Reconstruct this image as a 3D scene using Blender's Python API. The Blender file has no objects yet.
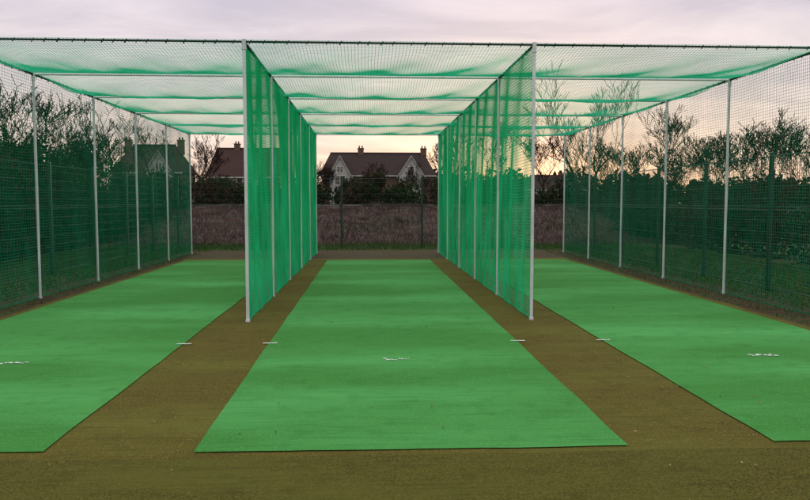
import bpy, math, random
import numpy as np
from mathutils import Vector, Matrix
random.seed(7); rng=np.random.default_rng(7)
S=bpy.context.scene
S.view_settings.view_transform='Standard'; S.view_settings.look='None'; S.view_settings.exposure=0

# ------------------------------------------------------------ materials
def new_mat(name):
    m=bpy.data.materials.new(name); m.use_nodes=True
    nt=m.node_tree; nt.nodes.clear()
    out=nt.nodes.new('ShaderNodeOutputMaterial'); return m,nt,out
def noise_mat(name,c1,c2,scale=5,rough=.9,c3=None,scale3=1,detail=4,bump=0,bscale=None,stretch=(1,1,1),lo=.35,hi=.65,spec=.2,metal=0,transl=0,f3=(.45,.7),simple=False):
    m,nt,out=new_mat(name); N=nt.nodes.new; L=nt.links.new
    tc=N('ShaderNodeTexCoord'); mp=N('ShaderNodeMapping'); mp.inputs['Scale'].default_value=stretch
    L(tc.outputs['Object'],mp.inputs['Vector'])
    n=N('ShaderNodeTexNoise'); n.inputs['Scale'].default_value=scale; n.inputs['Detail'].default_value=detail; n.inputs['Roughness'].default_value=.65
    L(mp.outputs[0],n.inputs['Vector'])
    r=N('ShaderNodeValToRGB'); r.color_ramp.elements[0].position=lo; r.color_ramp.elements[1].position=hi
    r.color_ramp.elements[0].color=(*c1,1); r.color_ramp.elements[1].color=(*c2,1)
    L(n.outputs['Fac'],r.inputs['Fac']); col=r.outputs['Color']
    if c3:
        n3=N('ShaderNodeTexNoise'); n3.inputs['Scale'].default_value=scale3; n3.inputs['Detail'].default_value=5
        L(tc.outputs['Object'],n3.inputs['Vector'])
        mr=N('ShaderNodeMapRange'); mr.inputs['From Min'].default_value=f3[0]; mr.inputs['From Max'].default_value=f3[1]
        L(n3.outputs['Fac'],mr.inputs['Value'])
        mx=N('ShaderNodeMix'); mx.data_type='RGBA'; L(mr.outputs[0],mx.inputs['Factor']); L(col,mx.inputs['A']); mx.inputs['B'].default_value=(*c3,1)
        col=mx.outputs['Result']
    if simple:
        b=N('ShaderNodeBsdfDiffuse'); L(col,b.inputs['Color'])
    else:
        b=N('ShaderNodeBsdfPrincipled'); b.inputs['Roughness'].default_value=rough; b.inputs['Specular IOR Level'].default_value=spec; b.inputs['Metallic'].default_value=metal
        L(col,b.inputs['Base Color'])
    if bump:
        nb=N('ShaderNodeTexNoise'); nb.inputs['Scale'].default_value=bscale or scale*2; nb.inputs['Detail'].default_value=3
        L(tc.outputs['Object'],nb.inputs['Vector'])
        bp=N('ShaderNodeBump'); bp.inputs['Strength'].default_value=bump; bp.inputs['Distance'].default_value=.02
        L(nb.outputs['Fac'],bp.inputs['Height']); L(bp.outputs[0],b.inputs['Normal'])
    sh=b.outputs[0]
    if transl:
        t=N('ShaderNodeBsdfTranslucent'); L(col,t.inputs['Color'])
        ms=N('ShaderNodeMixShader'); ms.inputs[0].default_value=transl; L(sh,ms.inputs[1]); L(t.outputs[0],ms.inputs[2]); sh=ms.outputs[0]
    L(sh,out.inputs['Surface']); return m

def turf_mat(name,dark,light,pale,fine=170,big=.6,rib=.45,speck=None):
    m,nt,out=new_mat(name); N=nt.nodes.new; L=nt.links.new
    tc=N('ShaderNodeTexCoord')
    def nz(sc,stretch=(1,1,1),d=3):
        mp=N('ShaderNodeMapping'); mp.inputs['Scale'].default_value=stretch; L(tc.outputs['Object'],mp.inputs['Vector'])
        n=N('ShaderNodeTexNoise'); n.inputs['Scale'].default_value=sc; n.inputs['Detail'].default_value=d; L(mp.outputs[0],n.inputs['Vector']); return n.outputs['Fac']
    def mr(v,a,b,c=0,d=1):
        x=N('ShaderNodeMapRange'); L(v,x.inputs['Value']); x.inputs['From Min'].default_value=a; x.inputs['From Max'].default_value=b; x.inputs['To Min'].default_value=c; x.inputs['To Max'].default_value=d; return x.outputs[0]
    def mix(f,a,b):
        x=N('ShaderNodeMix'); x.data_type='RGBA'; L(f,x.inputs['Factor'])
        for k,v in (('A',a),('B',b)):
            if isinstance(v,tuple): x.inputs[k].default_value=(*v,1)
            else: L(v,x.inputs[k])
        return x.outputs['Result']
    f=nz(fine,d=1)
    c=mix(mr(f,.34,.66),dark,light)
    c=mix(mr(nz(big,(.35,1.1,1),4),.42,.66,0,.8),c,pale)
    c=mix(mr(nz(11,(.16,3,1),4),.5,.75,0,rib),c,dark)
    c=mix(mr(nz(5,(1,1,1),5),.52,.75,0,rib*.8),c,dark)
    c=mix(mr(nz(45,d=1),.62,.70,0,.45),c,speck or pale)
    b=N('ShaderNodeBsdfPrincipled'); b.inputs['Roughness'].default_value=.95; b.inputs['Specular IOR Level'].default_value=.1
    L(c,b.inputs['Base Color'])
    bp=N('ShaderNodeBump'); bp.inputs['Strength'].default_value=.6; bp.inputs['Distance'].default_value=.006; L(f,bp.inputs['Height']); L(bp.outputs[0],b.inputs['Normal'])
    L(b.outputs[0],out.inputs['Surface']); return m

M={}
M['lane']=turf_mat('lane_turf',(.028,.150,.028),(.080,.320,.066),(.100,.400,.115))
M['surround']=turf_mat('surround_turf',(.046,.042,.007),(.158,.128,.026),(.125,.122,.024),fine=110,big=1.2,speck=(.20,.17,.05))
M['apron']=turf_mat('apron_turf',(.038,.038,.006),(.125,.110,.020),(.100,.100,.018),fine=110,big=1.5,speck=(.14,.12,.035))
M['grass']=noise_mat('grass_ground',(.018,.05,.010),(.05,.11,.025),scale=6,c3=(.10,.075,.04),scale3=.25,bump=.6,bscale=40)
M['soil']=noise_mat('soil_strip',(.030,.018,.009),(.095,.060,.026),scale=14,bump=.6,bscale=60,c3=(.05,.07,.02),scale3=2)
M['bank']=noise_mat('rough_grass',(.040,.026,.023),(.12,.078,.070),scale=2.5,stretch=(.4,1,2.5),c3=(.045,.04,.025),scale3=.5,bump=.6,bscale=12)
M['blade']=noise_mat('grass_blades',(.025,.07,.012),(.07,.15,.03),scale=1.5,transl=.3,simple=True)
M['deadblade']=noise_mat('dead_grass_blades',(.055,.034,.029),(.16,.105,.090),scale=.6,transl=.2,c3=(.05,.045,.025),scale3=.4,simple=True)
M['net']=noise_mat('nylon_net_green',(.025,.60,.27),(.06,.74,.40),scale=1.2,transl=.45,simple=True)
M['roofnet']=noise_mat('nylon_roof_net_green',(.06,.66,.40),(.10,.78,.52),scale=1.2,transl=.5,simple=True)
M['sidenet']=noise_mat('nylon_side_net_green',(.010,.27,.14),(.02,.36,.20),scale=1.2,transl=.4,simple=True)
M['steel']=noise_mat('galvanised_steel',(.55,.58,.60),(.72,.75,.77),scale=9,rough=.5,metal=.1,spec=.5,stretch=(1,1,.3))
M['cable']=noise_mat('dark_green_rope',(.008,.035,.025),(.015,.06,.04),scale=20)
M['fence']=noise_mat('fence_paint_green',(.008,.030,.020),(.014,.05,.032),scale=3,rough=.5,spec=.4)
M['white']=noise_mat('white_line_paint',(.25,.42,.26),(.78,.80,.75),scale=45,lo=.36,hi=.52)
M['bark']=noise_mat('bark',(.018,.013,.010),(.05,.038,.030),scale=6,simple=True)
M['leaf_d']=noise_mat('hedge_leaf_dark',(.010,.018,.008),(.032,.046,.018),scale=1.3,transl=.15,simple=True)
M['leaf_g']=noise_mat('hedge_leaf_green',(.018,.038,.014),(.045,.075,.028),scale=1.7,transl=.2,simple=True)
M['leaf_b']=noise_mat('hedge_leaf_brown',(.030,.020,.015),(.07,.046,.034),scale=1.0,transl=.15,simple=True)
M['leaf_fallen']=noise_mat('fallen_leaf',(.05,.028,.012),(.34,.24,.12),scale=3)
def brick_mat():
    m,nt,out=new_mat('brick_wall'); N=nt.nodes.new; L=nt.links.new
    tc=N('ShaderNodeTexCoord'); b=N('ShaderNodeTexBrick'); mp=N('ShaderNodeMapping'); mp.inputs['Rotation'].default_value=(math.radians(90),0,0)
    L(tc.outputs['Object'],mp.inputs[0]); L(mp.outputs[0],b.inputs['Vector'])
    b.inputs['Scale'].default_value=4; b.inputs['Color1'].default_value=(.12,.05,.035,1); b.inputs['Color2'].default_value=(.09,.04,.03,1); b.inputs['Mortar'].default_value=(.17,.15,.13,1)
    p=N('ShaderNodeBsdfPrincipled'); p.inputs['Roughness'].default_value=.9; L(b.outputs['Color'],p.inputs['Base Color']); L(p.outputs[0],out.inputs[0]); return m
M['brick']=brick_mat()
M['render']=noise_mat('white_render',(.32,.31,.30),(.44,.43,.42),scale=1.5)
M['tile']=noise_mat('roof_tile',(.030,.020,.019),(.055,.036,.033),scale=3,stretch=(1,1,6),bump=.4,bscale=8)
M['tile_r']=noise_mat('roof_tile_red',(.040,.024,.022),(.075,.040,.035),scale=3,stretch=(1,1,6),bump=.4,bscale=8)
M['frame']=noise_mat('white_frame',(.45,.45,.44),(.56,.56,.54),scale=2)
M['glass']=noise_mat('window_glass',(.02,.025,.03),(.05,.055,.06),scale=.6,rough=.08,spec=.8)

# ------------------------------------------------------------ mesh builder
class MB:
    def __init__(s): s.v=[]; s.f=[]; s.m=[]
    def face(s,pts,mi=0):
        k=len(s.v); s.v+= [tuple(p) for p in pts]; s.f.append(tuple(range(k,k+len(pts)))); s.m.append(mi)
    def box(s,a,b,mi=0):
        x0,y0,z0=a; x1,y1,z1=b; k=len(s.v)
        s.v+=[(x0,y0,z0),(x1,y0,z0),(x1,y1,z0),(x0,y1,z0),(x0,y0,z1),(x1,y0,z1),(x1,y1,z1),(x0,y1,z1)]
        for q in ((0,3,2,1),(4,5,6,7),(0,1,5,4),(1,2,6,5),(2,3,7,6),(3,0,4,7)):
            s.f.append(tuple(k+i for i in q)); s.m.append(mi)
    def tube(s,pts,r,n=3,mi=0,cap=False):
        pts=[Vector(p) for p in pts]; R=r if isinstance(r,(list,tuple)) else [r]*len(pts)
        d=(pts[-1]-pts[0]).normalized()
        up=Vector((0,0,1)) if abs(d.z)<.9 else Vector((1,0,0))
        a=d.cross(up).normalized(); b=d.cross(a).normalized(); k=len(s.v)
        cs=[(math.cos(2*math.pi*i/n+.4),math.sin(2*math.pi*i/n+.4)) for i in range(n)]
        for p,rr in zip(pts,R):
            for c,t in cs: s.v.append(tuple(p+a*(c*rr)+b*(t*rr)))
        for j in range(len(pts)-1):
            for i in range(n):
                i2=(i+1)%n; s.f.append((k+j*n+i,k+j*n+i2,k+(j+1)*n+i2,k+(j+1)*n+i)); s.m.append(mi)
        if cap:
            s.f.append(tuple(k+i for i in range(n))); s.m.append(mi)
            e=k+(len(pts)-1)*n; s.f.append(tuple(e+i for i in range(n))); s.m.append(mi)
    def obj(s,name,mats,parent=None,smooth=False,loc=None):
        me=bpy.data.meshes.new(name); me.from_pydata(s.v,[],s.f)
        for m in mats: me.materials.append(m)
        me.polygons.foreach_set('material_index',s.m)
        if smooth: me.polygons.foreach_set('use_smooth',[True]*len(s.f))
        me.update(); o=bpy.data.objects.new(name,me); S.collection.objects.link(o)
        if loc: o.location=loc
        if parent: o.parent=parent
        return o
def empty(name,loc=(0,0,0)):
    o=bpy.data.objects.new(name,None); o.location=loc; o.empty_display_size=.5; S.collection.objects.link(o); return o
def np_mesh(name,V,F,mats,mi=None,parent=None):
    me=bpy.data.meshes.new(name); n=len(F); k=F.shape[1]
    me.vertices.add(len(V)); me.vertices.foreach_set('co',V.astype(np.float32).ravel())
    me.loops.add(n*k); me.loops.foreach_set('vertex_index',F.astype(np.int32).ravel())
    me.polygons.add(n); me.polygons.foreach_set('loop_start',np.arange(0,n*k,k,dtype=np.int32)); me.polygons.foreach_set('loop_total',np.full(n,k,dtype=np.int32))
    for m in mats: me.materials.append(m)
    if mi is not None: me.polygons.foreach_set('material_index',mi.astype(np.int32))
    me.update(calc_edges=True); me.validate()
    o=bpy.data.objects.new(name,me); S.collection.objects.link(o)
    if parent: o.parent=parent
    return o

# ------------------------------------------------------------ dimensions
X=[-5.37,-1.58,2.18,6.10]
Y=[9.6,12.18,14.76,17.34,19.92,22.5]
H=3.63
LANES=[(-4.86,-2.04),(-1.10,1.67),(2.65,5.38)]
LY0,LY1=4.55,19.7

# ------------------------------------------------------------ ground
g=MB(); g.face([(-900,-900,0),(900,-900,0),(900,900,0),(-900,900,0)]); g.obj('ground',[M['grass']])
def strip(name,x0,x1,y0,y1,z,mat,amp=.006,step=.12,seed=0,amp0=None):
    rs=np.random.default_rng(seed); n=int((y1-y0)/step)+1
    def wob(n,a): 
        w=rs.normal(0,1,n); w=np.convolve(w,[.2,.25,.3,.25,.2],'same'); return w*a
    L=wob(n,amp); R=wob(n,amp); ys=np.linspace(y0,y1,n)
    m=int((x1-x0)/step)+1; F0=wob(m,amp0 or amp); F1=wob(m,amp)
    mb=MB(); xs=np.linspace(0,1,m)
    for j in range(n):
        for i in range(m):
            x=x0+L[j]+(x1+R[j]-x0-L[j])*xs[i]; t=ys[j]
            w0=max(0,1-j/4); w1=max(0,1-(n-1-j)/4)
            mb.v.append((x,t+F0[i]*w0+F1[i]*w1,z))
    for j in range(n-1):
        for i in range(m-1):
            a=j*m+i; mb.f.append((a,a+1,a+m+1,a+m)); mb.m.append(0)
    return mb.obj(name,[mat])
strip('soil_verge',-5.95,6.7,-2,24.2,.004,M['soil'],amp=.07,seed=3)
strip('turf_surround',-5.0,5.55,-1.9,20.4,.010,M['surround'],amp=.02,seed=4)
strip('turf_apron',-5.1,5.7,-1.95,4.44,.014,M['apron'],amp=.006,seed=5)
for i,(a,b) in enumerate(LANES):
    strip('artificial_turf_lane',a,b,LY0+(.06 if i==0 else -.02 if i==1 else 0),LY1,.018,M['lane'],amp=.006,seed=10+i,amp0=.012)
for i,(a,b) in enumerate(LANES):
    for xx in ((a,b)):
        mb=MB()
        x0=xx-.07
        for k in range(4):
            w=.04; mb.face([(x0+k*w,8.05+random.uniform(-.006,.006),.023),(x0+(k+1)*w,8.05+random.uniform(-.006,.006),.023),(x0+(k+1)*w,8.09+random.uniform(-.008,.006),.023),(x0+k*w,8.09+random.uniform(-.008,.006),.023)])
        mb.obj('crease_marking',[M['white']])
    c=(a+b)/2
    mb=MB()   # worn chalk stump mark: short broken strokes
    z=.0225
    for k in range(9):
        x=c-.14+k*.031+random.uniform(-.006,.006); y0=7.15+random.uniform(-.035,.035); w=random.uniform(.018,.045); h=random.uniform(.015,.045); z+=.0003
        mb.face([(x,y0,z),(x+w,y0+random.uniform(-.01,.01),z),(x+w*.9,y0+h,z),(x+w*.4,y0+h*1.3,z),(x-.004,y0+h*.8,z)])
    mb.obj('stump_marking',[M['white']])

n=620
px=rng.uniform(-5.3,5.8,n); py=rng.uniform(3.0,22,n)
sel=rng.random(n)<.5; px[sel]=np.where(rng.random(sel.sum())<.5,rng.normal(-1.57,.3,sel.sum()),rng.normal(2.15,.3,sel.sum()))
s=rng.uniform(.006,.016,n); an=rng.uniform(0,6.28,n)
V=np.zeros((n,4,3)); 
for k,(dx,dy) in enumerate(((1,0),(0,.55),(-1,0),(0,-.55))):
    V[:,k,0]=px+s*(dx*np.cos(an)-dy*np.sin(an)); V[:,k,1]=py+s*(dx*np.sin(an)+dy*np.cos(an)); V[:,k,2]=.027+rng.uniform(0,.012,n)*(k%2)
np_mesh('fallen_leaves',V.reshape(-1,3),np.arange(n*4).reshape(n,4),[M['leaf_fallen']])

def blades(name,x0,x1,y0,y1,n,h0,h1,mat,zf=None,w=.006,lean=.5):
    bx=rng.uniform(x0,x1,n); by=rng.uniform(y0,y1,n); bz=zf(bx,by) if zf else np.zeros(n)
    h=rng.uniform(h0,h1,n); a=rng.uniform(0,6.28,n); ww=w*rng.uniform(.6,1.4,n)
    V=np.zeros((n,3,3)); V[:,0]=np.c_[bx-ww*np.cos(a),by-ww*np.sin(a),bz-.01]; V[:,1]=np.c_[bx+ww*np.cos(a),by+ww*np.sin(a),bz-.01]
    b2=rng.uniform(0,6.28,n); l=h*lean*rng.random(n)
    V[:,2]=np.c_[bx+l*np.cos(b2),by+l*np.sin(b2),bz+h]
    return np_mesh(name,V.reshape(-1,3),np.arange(n*3).reshape(n,3),[mat])
blades('grass_verge',-9.5,-5.75,7,25,45000,.03,.09,M['blade'])
blades('grass_verge',6.45,10.5,6,25,45000,.03,.10,M['blade'])
blades('grass_verge',-9,10,23.8,27,20000,.04,.16,M['blade'])
blades('grass_tufts',-5.95,-5.05,8,24,5000,.02,.06,M['blade'])
blades('grass_tufts',5.6,6.5,7,24,5000,.02,.06,M['blade'])

def bz(x,y):
    t=np.clip((y-26.5)/12,0,1); t=t*t*(3-2*t)
    return t*1.25+.12*np.sin(x*.9+y*.5)*t+.08*np.sin(x*2.3-y*1.1)*t+.05*np.sin(x*4.1+y*2.7)*t-.02
xs=np.arange(-70,90,.5); ys=np.arange(26,70,.5)
GX,GY=np.meshgrid(xs,ys); GZ=bz(GX,GY); nx=len(xs); ny=len(ys)
V=np.c_[GX.ravel(),GY.ravel(),GZ.ravel()]
ii=(np.arange(ny-1)[:,None]*nx+np.arange(nx-1)[None]).ravel()
np_mesh('rough_grass_bank',V,np.c_[ii,ii+1,ii+nx+1,ii+nx],[M['bank']])
blades('dead_grass',-26,30,26.5,40,80000,.08,.26,M['deadblade'],zf=bz,w=.014,lean=1.3)

# ------------------------------------------------------------ cricket nets
cage=empty('cricket_practice_nets')
mb=MB()
for x in X:
    for y in Y:
        mb.tube([(x,y,0),(x,y,H+.02)],.022,n=10,cap=True)
        mb.tube([(x,y,0),(x,y,.04)],.030,n=10,cap=True)
        mb.tube([(x,y,H-.10),(x,y,H+.03)],.030,n=10,cap=True)
mb.obj('posts',[M['steel']],cage,smooth=False)
mb=MB()
for j,y in enumerate(Y):
    if j in(0,): continue
    mb.tube([(X[0],y,H),(X[3],y,H)],.017,n=8,cap=True)
mb.obj('cross_bars',[M['steel']],cage)
mb=MB()
mb.tube([(X[0],Y[0],H),(X[3],Y[0],H)],.014,n=8,cap=True)
for x in X: mb.tube([(x,Y[0]-.02,H+.002),(x,Y[-1]+.02,H+.002)],.018,n=8,cap=True)
for x in X:
    y=Y[0]
    while y<Y[-1]:
        mb.tube([(x,y,H-.035),(x,y+.03,H+.03)],.005+random.random()*.004,n=4,cap=True); y+=random.uniform(.15,.3)
x=X[0]
while x<X[3]:
    mb.tube([(x,Y[0],H-.03),(x+.03,Y[0],H+.022)],.005+random.random()*.004,n=4,cap=True); x+=random.uniform(.12,.26)
mb.obj('edge_rails',[M['cable']],cage)

CELL=.046
def sag(x,y):
    y=min(max(y,Y[0]),Y[-1]); x=min(max(x,X[0]),X[-1])
    for k in range(5):
        if y<=Y[k+1]: break
    fy=(y-Y[k])/(Y[k+1]-Y[k])
    for q in range(3):
        if x<=X[q+1]: break
    fx=(x-X[q])/(X[q+1]-X[q])
    a=[.12,.18,.14,.18,.14][k]*[1,.85,1.1][q]
    sx=math.sin(math.pi*fx)**.6 if 0<fx<1 else 0
    sy=math.sin(math.pi*fy) if 0<fy<1 else 0
    return H+.022-a*sy*(.35+.65*sx)-.02*math.sin(x*5+y*3)*sy
mb=MB(); T=.0025
xs=np.arange(X[0],X[3]+.01,CELL)
yline=np.linspace(Y[0],Y[-1],31)
for x in xs: mb.tube([(x+.006*math.sin(y*4),y,sag(x,y)) for y in yline],T,n=3)
xl=np.linspace(X[0],X[3],26)
for y in np.arange(Y[0],Y[-1],CELL): mb.tube([(x,y+.008*math.sin(x*3+y),sag(x,y)) for x in xl],T,n=3)
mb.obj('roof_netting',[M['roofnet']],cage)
def wall_net(name,x,mat,t=.0021,amp=.03,cell=CELL):
    mb=MB(); ph=random.uniform(0,6)
    def off(y,z):
        k=(y-Y[0])/2.58; b=math.sin(math.pi*(k-math.floor(k)))
        return x+amp*b*math.sin(math.pi*min(1,max(0,z/H)))*math.sin(ph+y*.7+math.floor(k)*2)+.008*math.sin(y*6+z*2)+.006*math.sin(y*13+z)*(1-z/H)
    zl=np.linspace(.012,H,7); yl=np.linspace(Y[0],Y[-1],44)
    for y in np.arange(Y[0]+.01,Y[-1],cell): mb.tube([(off(y,z),y,z) for z in zl],t,n=3)
    for z in np.arange(.02,H,cell): mb.tube([(off(y,z),y,z+.012*math.sin(y*2.4+ph)) for y in yl],t,n=3)
    mb.tube([(off(y,0.03),y,.03) for y in yl],.007,n=5)
    mb.tube([(x+.004,Y[0]+.03,z) for z in zl],.007,n=5)
    mb.obj(name,[mat],cage)
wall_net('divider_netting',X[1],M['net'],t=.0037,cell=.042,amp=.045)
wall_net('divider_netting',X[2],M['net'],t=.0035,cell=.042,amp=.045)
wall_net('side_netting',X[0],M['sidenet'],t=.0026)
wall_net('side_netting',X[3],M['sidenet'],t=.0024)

# ------------------------------------------------------------ weldmesh fences
def fence(name,p0,p1,h=2.4,sp=2.52,off=0):
    e=MB(); p0=Vector(p0); p1=Vector(p1); L=(p1-p0).length; d=(p1-p0)/L; nrm=Vector((-d.y,d.x,0))
    s=off
    while s<=L:
        p=p0+d*s; 
        a=p-d*.035-nrm*.03; b=p+d*.035+nrm*.03
        e.box((min(a.x,b.x),min(a.y,b.y),0),(max(a.x,b.x),max(a.y,b.y),h+.05)); s+=sp
    q=nrm*.036
    for i in range(int(L/.06)):
        p=p0+d*(i*.06)+q; e.tube([p+Vector((0,0,.05)),p+Vector((0,0,h))],.0028,n=3)
    for z in np.arange(.05,h+.01,.2):
        e.tube([p0+q+Vector((0,0,z)),p1+q+Vector((0,0,z))],.004,n=4)
    for z in (.06,1.44,1.50,h-.02):
        e.tube([p0+q*1.3+Vector((0,0,z)),p1+q*1.3+Vector((0,0,z))],.010,n=4)
    return e.obj(name,[M['fence']])
fence('weldmesh_fence',(7.15,5.1,0),(7.15,25,0),off=0)
fence('weldmesh_fence',(-6.9,6.2,0),(-6.9,25,0),off=0)
fence('weldmesh_fence',(-6.9,25.0,0),(7.15,25.0,0),off=.5,sp=2.75)

# ------------------------------------------------------------ vegetation
def foliage(name,blobs,n,size,mats,wts=None):
    vol=np.array([b[1][0]*b[1][1]*b[1][2] for b in blobs]); idx=rng.choice(len(blobs),n,p=vol/vol.sum())
    C=np.array([b[0] for b in blobs])[idx]; R=np.array([b[1] for b in blobs])[idx]
    d=rng.normal(size=(n,3)); d/=np.linalg.norm(d,axis=1)[:,None]
    r=rng.random(n)**.45*rng.uniform(.85,1.15,n)
    P=C+d*R*r[:,None]; P[:,2]=np.maximum(P[:,2],.02)
    a=rng.normal(size=(n,3)); a/=np.linalg.norm(a,axis=1)[:,None]; b=np.cross(a,rng.normal(size=(n,3))); b/=np.linalg.norm(b,axis=1)[:,None]
    s=(size*rng.uniform(.5,1.4,n))[:,None]
    V=np.stack([P-a*s,P+b*s*.5,P+a*s,P-b*s*.5],1).reshape(-1,3)
    mi=rng.choice(len(mats),len(blobs),p=wts)[idx]; k=rng.random(n)<.3; mi=np.where(k,rng.integers(0,len(mats),n),mi)
    return np_mesh(name,V,np.arange(n*4).reshape(n,4),mats,mi)
def hedge_blobs(x0,y0,x1,y1,h,w,k,base=0.0,hv=.25):
    B=[]
    for i in range(k):
        t=(i+random.random())/k; hh=h*random.uniform(1-hv,1+hv*.5)
        cx=x0+(x1-x0)*t+random.uniform(-w,w)*.3; cy=y0+(y1-y0)*t+random.uniform(-w,w)*.3
        B.append(((cx,cy,base+hh*.45),(w*random.uniform(.6,1),w*random.uniform(.6,1),hh*.58)))
        if random.random()<.6: B.append(((cx+random.uniform(-.5,.5),cy,base+hh*.9),(.5,.5,hh*.2)))
    return B
HM=[M['leaf_d'],M['leaf_g'],M['leaf_b']]
foliage('hedge',hedge_blobs(-10.2,11,-10.2,40,3.0,1.2,38),60000,.075,HM,[.55,.3,.15])
foliage('hedge',hedge_blobs(11.2,9,11.8,42,1.95,1.1,40),40000,.065,HM,[.45,.10,.45])
foliage('hedge',hedge_blobs(-60,47,80,47,1.9,1.6,90,base=1.1,hv=.35),60000,.14,HM,[.6,.1,.3])
foliage('treeline',hedge_blobs(-330,185,330,185,8,9,90,hv=.5),40000,1.0,HM,[.5,.1,.4])

def tree(name,loc,h,spread=.55,seed=1,depth=6,r0=None,minr=.014,lean=0,trunkf=.28):
    R=random.Random(seed); mb=MB(); r0=r0 or h*.018
    def grow(p,d,L,r,k):
        pts=[p]; rs=[r]; n=4 if k<3 else 3; dd=d.copy()
        for i in range(n):
            dd=(dd+Vector((R.uniform(-1,1),R.uniform(-1,1),R.uniform(-.6,.9)))*(.12 if k==0 else .2)).normalized()
            p=p+dd*(L/n); pts.append(p); rs.append(max(minr*.7,r*(1-.42*(i+1)/n)))
        mb.tube(pts,rs,n=6 if k<2 else 3)
        if k>=depth: return
        m=R.choice([2,3,3]) if k else R.choice([4,5])
        for c in range(m):
            a=R.uniform(0,6.28); ax=Vector((math.cos(a),math.sin(a),R.uniform(-.1,.5)))
            nd=(dd*1.0+ax*spread*R.uniform(.6,1.5)+Vector((0,0,.12))).normalized()
            j=len(pts)-1 if c<2 else R.randint(1,len(pts)-1)
            grow(pts[j],nd,L*R.uniform(.62,.88)*(1 if k else .85),rs[j]*R.uniform(.5,.72),k+1)
    grow(Vector((0,0,-.05)),Vector((lean,0,1)).normalized(),h*trunkf,r0,0)
    zmax=max(v[2] for v in mb.v); s=h/zmax
    mb.v=[(a*s,b*s,c*s) for a,b,c in mb.v]
    return mb.obj(name,[M['bark']],loc=loc)
def P(px,y):   # lateral position (m) of a compass bearing at distance y, for laying out the far trees
    u=(px-405)/730; return y*(.0505+.9987*u)/(.9966-.0506*u)
for px_,y_,z_,h_,sp_,sd_ in ((578,46,.9,9.6,.5,3),(592,50,.9,9.2,.5,41),(655,50,.9,7.6,.6,5),(690,38,.5,5.2,.7,8),(722,36,.5,4.6,.8,9),(752,34,.3,5.2,.8,11),(785,33,.3,5.6,.75,12),(815,31,.3,5.2,.7,14),(850,30,.3,6.0,.7,15),
    (632,44,.8,4.6,.8,16),(675,42,.6,4.8,.8,51),(708,44,.6,5.2,.8,52),(770,40,.6,5.6,.8,53),
    (90,36,.3,6.9,.6,17),(18,30,0,6.5,.7,21),(-35,28,0,7.0,.7,22),(158,60,.9,8.2,.6,25),(205,62,.9,6.4,.6,26),(490,58,.9,7.5,.6,27),(608,48,.9,5.4,.7,29),(375,72,.9,4.6,.8,31),(448,80,.9,8.5,.6,33),(50,34,.0,5.6,.8,35),(120,40,.3,5.6,.8,36),(540,60,.9,6.2,.8,37),(328,70,.9,4.6,.7,43),(420,68,.9,4.4,.8,44)):
    tree('bare_tree',(P(px_,y_),y_,z_),h_,sp_,seed=sd_,minr=.009+.00018*y_)
def bush(name,px,y,h,w,n,size=.12,mats=HM,wts=None):
    x=P(px,y); B=[]
    for i in range(14):
        a=random.uniform(0,6.28); rr=random.random()**.5*w
        B.append(((x+math.cos(a)*rr,y+math.sin(a)*rr,h*random.uniform(.35,.85)),(w*.35,w*.35,h*.17)))
    B.append(((x,y,h*.4),(w*.8,w*.8,h*.42)))
    foliage(name,B,n,size,mats,wts)
bush('shrub',15,32,5.0,2.0,9000,.10)
bush('shrub',78,38,5.2,1.3,6000,.10)
bush('shrub',-40,28,5.4,2.2,9000,.10)
bush('shrub',372,66,4.5,1.6,4500,.12,wts=[.7,.1,.2])
bush('shrub',350,62,4.0,1.1,3000,.12,wts=[.7,.1,.2])
bush('shrub',398,62,3.8,1.0,2500,.12,wts=[.6,.1,.3])
bush('shrub',470,70,5.2,2.2,5000,.15)
bush('shrub',512,66,4.6,1.6,4000,.15)
bush('shrub',222,70,4.6,2.4,4000,.15)

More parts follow.
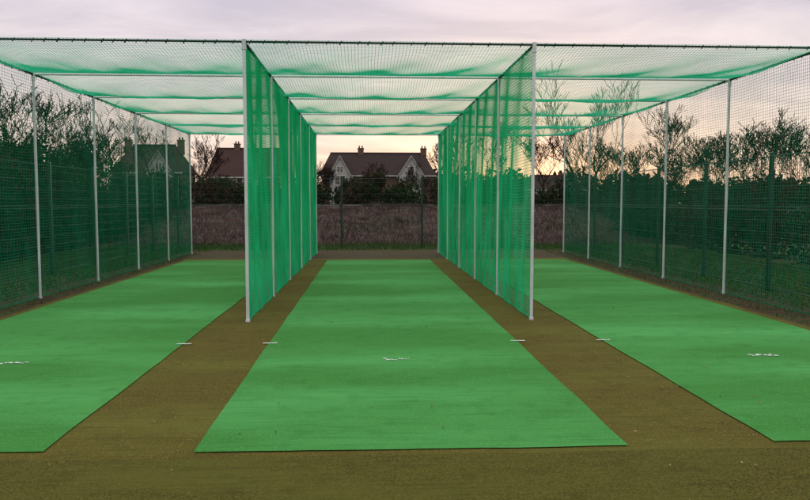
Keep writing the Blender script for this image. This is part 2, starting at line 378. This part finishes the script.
# ------------------------------------------------------------ houses
def house(name,cx,y,w,d,eave,ridge,roofmat,gables=(),chim=(),hip=1.6,wall='brick'):
    e=empty(name,(cx,y,0))
    mb=MB(); mb.box((-w/2,0,-.2),(w/2,d,eave)); mb.obj('walls',[M[wall]],e)
    mb=MB(); o=.35; ym=d/2
    A=[(-w/2-o,-o,eave-.1),(w/2+o,-o,eave-.1),(w/2+o,d+o,eave-.1),(-w/2-o,d+o,eave-.1)]
    r0=(-w/2+hip,ym,ridge); r1=(w/2-hip,ym,ridge)
    mb.face([A[0],A[1],r1,r0]); mb.face([A[2],A[3],r0,r1]); mb.face([A[1],A[2],r1]); mb.face([A[3],A[0],r0]); mb.face(A[::-1])
    mb.tube([Vector(r0)+Vector((0,0,.03)),Vector(r1)+Vector((0,0,.03))],.12,n=6,cap=True)
    mb.obj('roof',[roofmat],e)
    mb=MB(); mb.box((-w/2-o,-o-.12,eave-.22),(w/2+o,-o-.003,eave-.08)); mb.obj('gutter',[M['frame']],e)
    wm=MB()
    def window(x,yy,z,ww,hh):
        wm.box((x-ww/2-.08,yy-.05,z-.08),(x+ww/2+.08,yy+.05,z+hh+.08),0)
        n=max(2,int(ww/.7)); 
        for k in range(n):
            a=x-ww/2+k*ww/n+.04; b=x-ww/2+(k+1)*ww/n-.04
            wm.box((a,yy-.058,z+.03),(b,yy-.045,z+hh*.66),1); wm.box((a,yy-.058,z+hh*.70),(b,yy-.045,z+hh-.02),1)
    for gi,(gx,gw,gt) in enumerate(gables):
        mb=MB(); y0=-.9; 
        pts=[(gx-gw/2,y0,-.2),(gx+gw/2,y0,-.2),(gx+gw/2,y0,eave),(gx,y0,gt),(gx-gw/2,y0,eave)]
        mb.face(pts); mb.face([(gx-gw/2,y0,-.2),(gx-gw/2,y0,eave),(gx-gw/2,-.003,eave),(gx-gw/2,-.003,-.2)]); mb.face([(gx+gw/2,y0,-.2),(gx+gw/2,-.003,-.2),(gx+gw/2,-.003,eave),(gx+gw/2,y0,eave)])
        mb.obj('gable_wall',[M['render']],e)
        mb=MB(); yb=ym-.2; oo=.3; k=(gt-eave)/(gw/2)
        for s in(-1,1):
            p=[(gx,y0-.25,gt+.06),(gx,yb,gt+.06),(gx+s*(gw/2+oo),yb,eave-oo*k+.06),(gx+s*(gw/2+oo),y0-.25,eave-oo*k+.06)]
            mb.face(p); q=[(a,b,c+.14) for a,b,c in p]; mb.face(q)
            mb.face([p[0],p[3],q[3],q[0]])
        mb.obj('gable_roof',[roofmat],e)
        mb=MB()
        for s in(-1,1):
            a=Vector((gx,y0-.27,gt+.0)); b=Vector((gx+s*(gw/2+oo),y0-.27,eave-oo*k)); mb.face([a,b,b+Vector((0,0,.14)),a+Vector((0,0,.14))])
        mb.obj('barge_board',[M['frame']],e)
        window(gx,y0,eave-1.35,gw*.5,1.2); window(gx,y0,.9,gw*.6,1.5)
        window(gx,y0,eave+.25,.8,.8)
    xs=[-w/2+1.4+i*(w-2.8)/4 for i in range(5)]
    for x in xs:
        if all(abs(x-g[0])>g[1]/2+.6 for g in gables): window(x,0,eave-1.5,1.2,1.15); window(x,0,.9,1.2,1.3)
    wm.obj('windows',[M['frame'],M['glass']],e)
    mb=MB()
    for c in chim:
        mb.box((c-.4,ym-.35,ridge-1.2),(c+.4,ym+.35,ridge+.6),0); mb.box((c-.47,ym-.42,ridge+.6),(c+.47,ym+.42,ridge+.72),0)
        for q in(-.2,.2): mb.tube([(c+q,ym,ridge+.72),(c+q,ym,ridge+1.05)],.10,n=8,mi=1,cap=True)
    mb.obj('chimneys',[M['brick'],M['tile_r']],e)
    return e
house('brick_house',P(378,98),98,15.0,8,5.2,8.3,M['tile'],gables=[(-5.0,2.7,7.6),(4.4,3.2,7.6)],chim=(-2.3,6.4),hip=1.0,wall='brick')
house('brick_house',P(248,105),105,11,8,5.2,9.4,M['tile_r'],chim=(-2.0,),hip=.5)
house('brick_house',P(148,94),94,8.5,8,5.4,9.0,M['tile'],gables=[(1.8,3.2,7.9)],chim=(-3.4,3.4),hip=1.5)
house('brick_house',P(555,150),150,12,8,4.2,7.2,M['tile'],chim=(2,),hip=1.5)

# ------------------------------------------------------------ sky / light
SUN_AZ=math.radians(12); SUN_EL=math.radians(3)
w=bpy.data.worlds.new('World'); S.world=w; w.use_nodes=True; nt=w.node_tree; nt.nodes.clear(); N=nt.nodes.new; L=nt.links.new
out=N('ShaderNodeOutputWorld'); bg=N('ShaderNodeBackground'); bg2=N('ShaderNodeBackground'); add=N('ShaderNodeAddShader')
sky=N('ShaderNodeTexSky'); sky.sky_type='NISHITA'; sky.sun_disc=False; sky.sun_elevation=SUN_EL; sky.sun_rotation=SUN_AZ
L(sky.outputs[0],bg.inputs[0]); bg.inputs[1].default_value=.018
tc=N('ShaderNodeTexCoord'); sp=N('ShaderNodeSeparateXYZ'); L(tc.outputs['Generated'],sp.inputs[0])
rp=N('ShaderNodeValToRGB'); cr=rp.color_ramp
pts=[(0,(.72,.51,.41)),(.03,(.76,.58,.49)),(.08,(.73,.62,.59)),(.14,(.66,.60,.63)),(.26,(.58,.535,.64)),(.45,(.80,.78,.84)),(1,(1.1,1.10,1.12))]
cr.elements[0].position=pts[0][0]; cr.elements[0].color=(*pts[0][1],1); cr.elements[1].position=1; cr.elements[1].color=(*pts[-1][1],1)
for p,c in pts[1:-1]: x=cr.elements.new(p); x.color=(*c,1)
L(sp.outputs['Z'],rp.inputs[0])
md=N('ShaderNodeMath'); md.operation='ADD'; L(sp.outputs['Z'],md.inputs[0]); md.inputs[1].default_value=.12
dx=N('ShaderNodeMath'); dx.operation='DIVIDE'; L(sp.outputs['X'],dx.inputs[0]); L(md.outputs[0],dx.inputs[1])
dy=N('ShaderNodeMath'); dy.operation='DIVIDE'; L(sp.outputs['Y'],dy.inputs[0]); L(md.outputs[0],dy.inputs[1])
cb=N('ShaderNodeCombineXYZ'); L(dx.outputs[0],cb.inputs[0]); L(dy.outputs[0],cb.inputs[1])
mp=N('ShaderNodeMapping'); mp.inputs['Scale'].default_value=(.6,1.1,1); mp.inputs['Rotation'].default_value=(0,0,.25); L(cb.outputs[0],mp.inputs[0])
nz=N('ShaderNodeTexNoise'); nz.inputs['Scale'].default_value=1.5; nz.inputs['Detail'].default_value=6; nz.inputs['Roughness'].default_value=.6; nz.inputs['Distortion'].default_value=.5; L(mp.outputs[0],nz.inputs[0])
mr=N('ShaderNodeMapRange'); mr.inputs['From Min'].default_value=.40; mr.inputs['From Max'].default_value=.66; L(nz.outputs['Fac'],mr.inputs[0])
mx=N('ShaderNodeMix'); mx.data_type='RGBA'; L(mr.outputs[0],mx.inputs['Factor']); L(rp.outputs[0],mx.inputs['A']); 
ml=N('ShaderNodeMix'); ml.data_type='RGBA'; ml.blend_type='MULTIPLY'; ml.inputs['Factor'].default_value=1; L(rp.outputs[0],ml.inputs['A']); ml.inputs['B'].default_value=(1.42,1.37,1.26,1)
L(ml.outputs['Result'],mx.inputs['B']); L(mx.outputs['Result'],bg2.inputs[0]); bg2.inputs[1].default_value=1.0
L(bg.outputs[0],add.inputs[0]); L(bg2.outputs[0],add.inputs[1]); L(add.outputs[0],out.inputs[0])
ld=bpy.data.lights.new('sun','SUN'); ld.energy=.5; ld.angle=math.radians(12); ld.color=(1,.78,.6); lo=bpy.data.objects.new('sun',ld); S.collection.objects.link(lo)
sd=Vector((math.sin(SUN_AZ)*math.cos(SUN_EL),math.cos(SUN_AZ)*math.cos(SUN_EL),math.sin(SUN_EL)))
lo.rotation_euler=(-sd).to_track_quat('-Z','Y').to_euler()

# ------------------------------------------------------------ camera
cd=bpy.data.cameras.new('camera'); cam=bpy.data.objects.new('camera',cd); S.collection.objects.link(cam); S.camera=cam
cam.location=(0,0,1.58); cam.rotation_euler=(math.radians(90-3.76),0,math.radians(-2.9)); cd.sensor_width=36; cd.lens=32.44; cd.clip_end=3000; cd.clip_start=.05
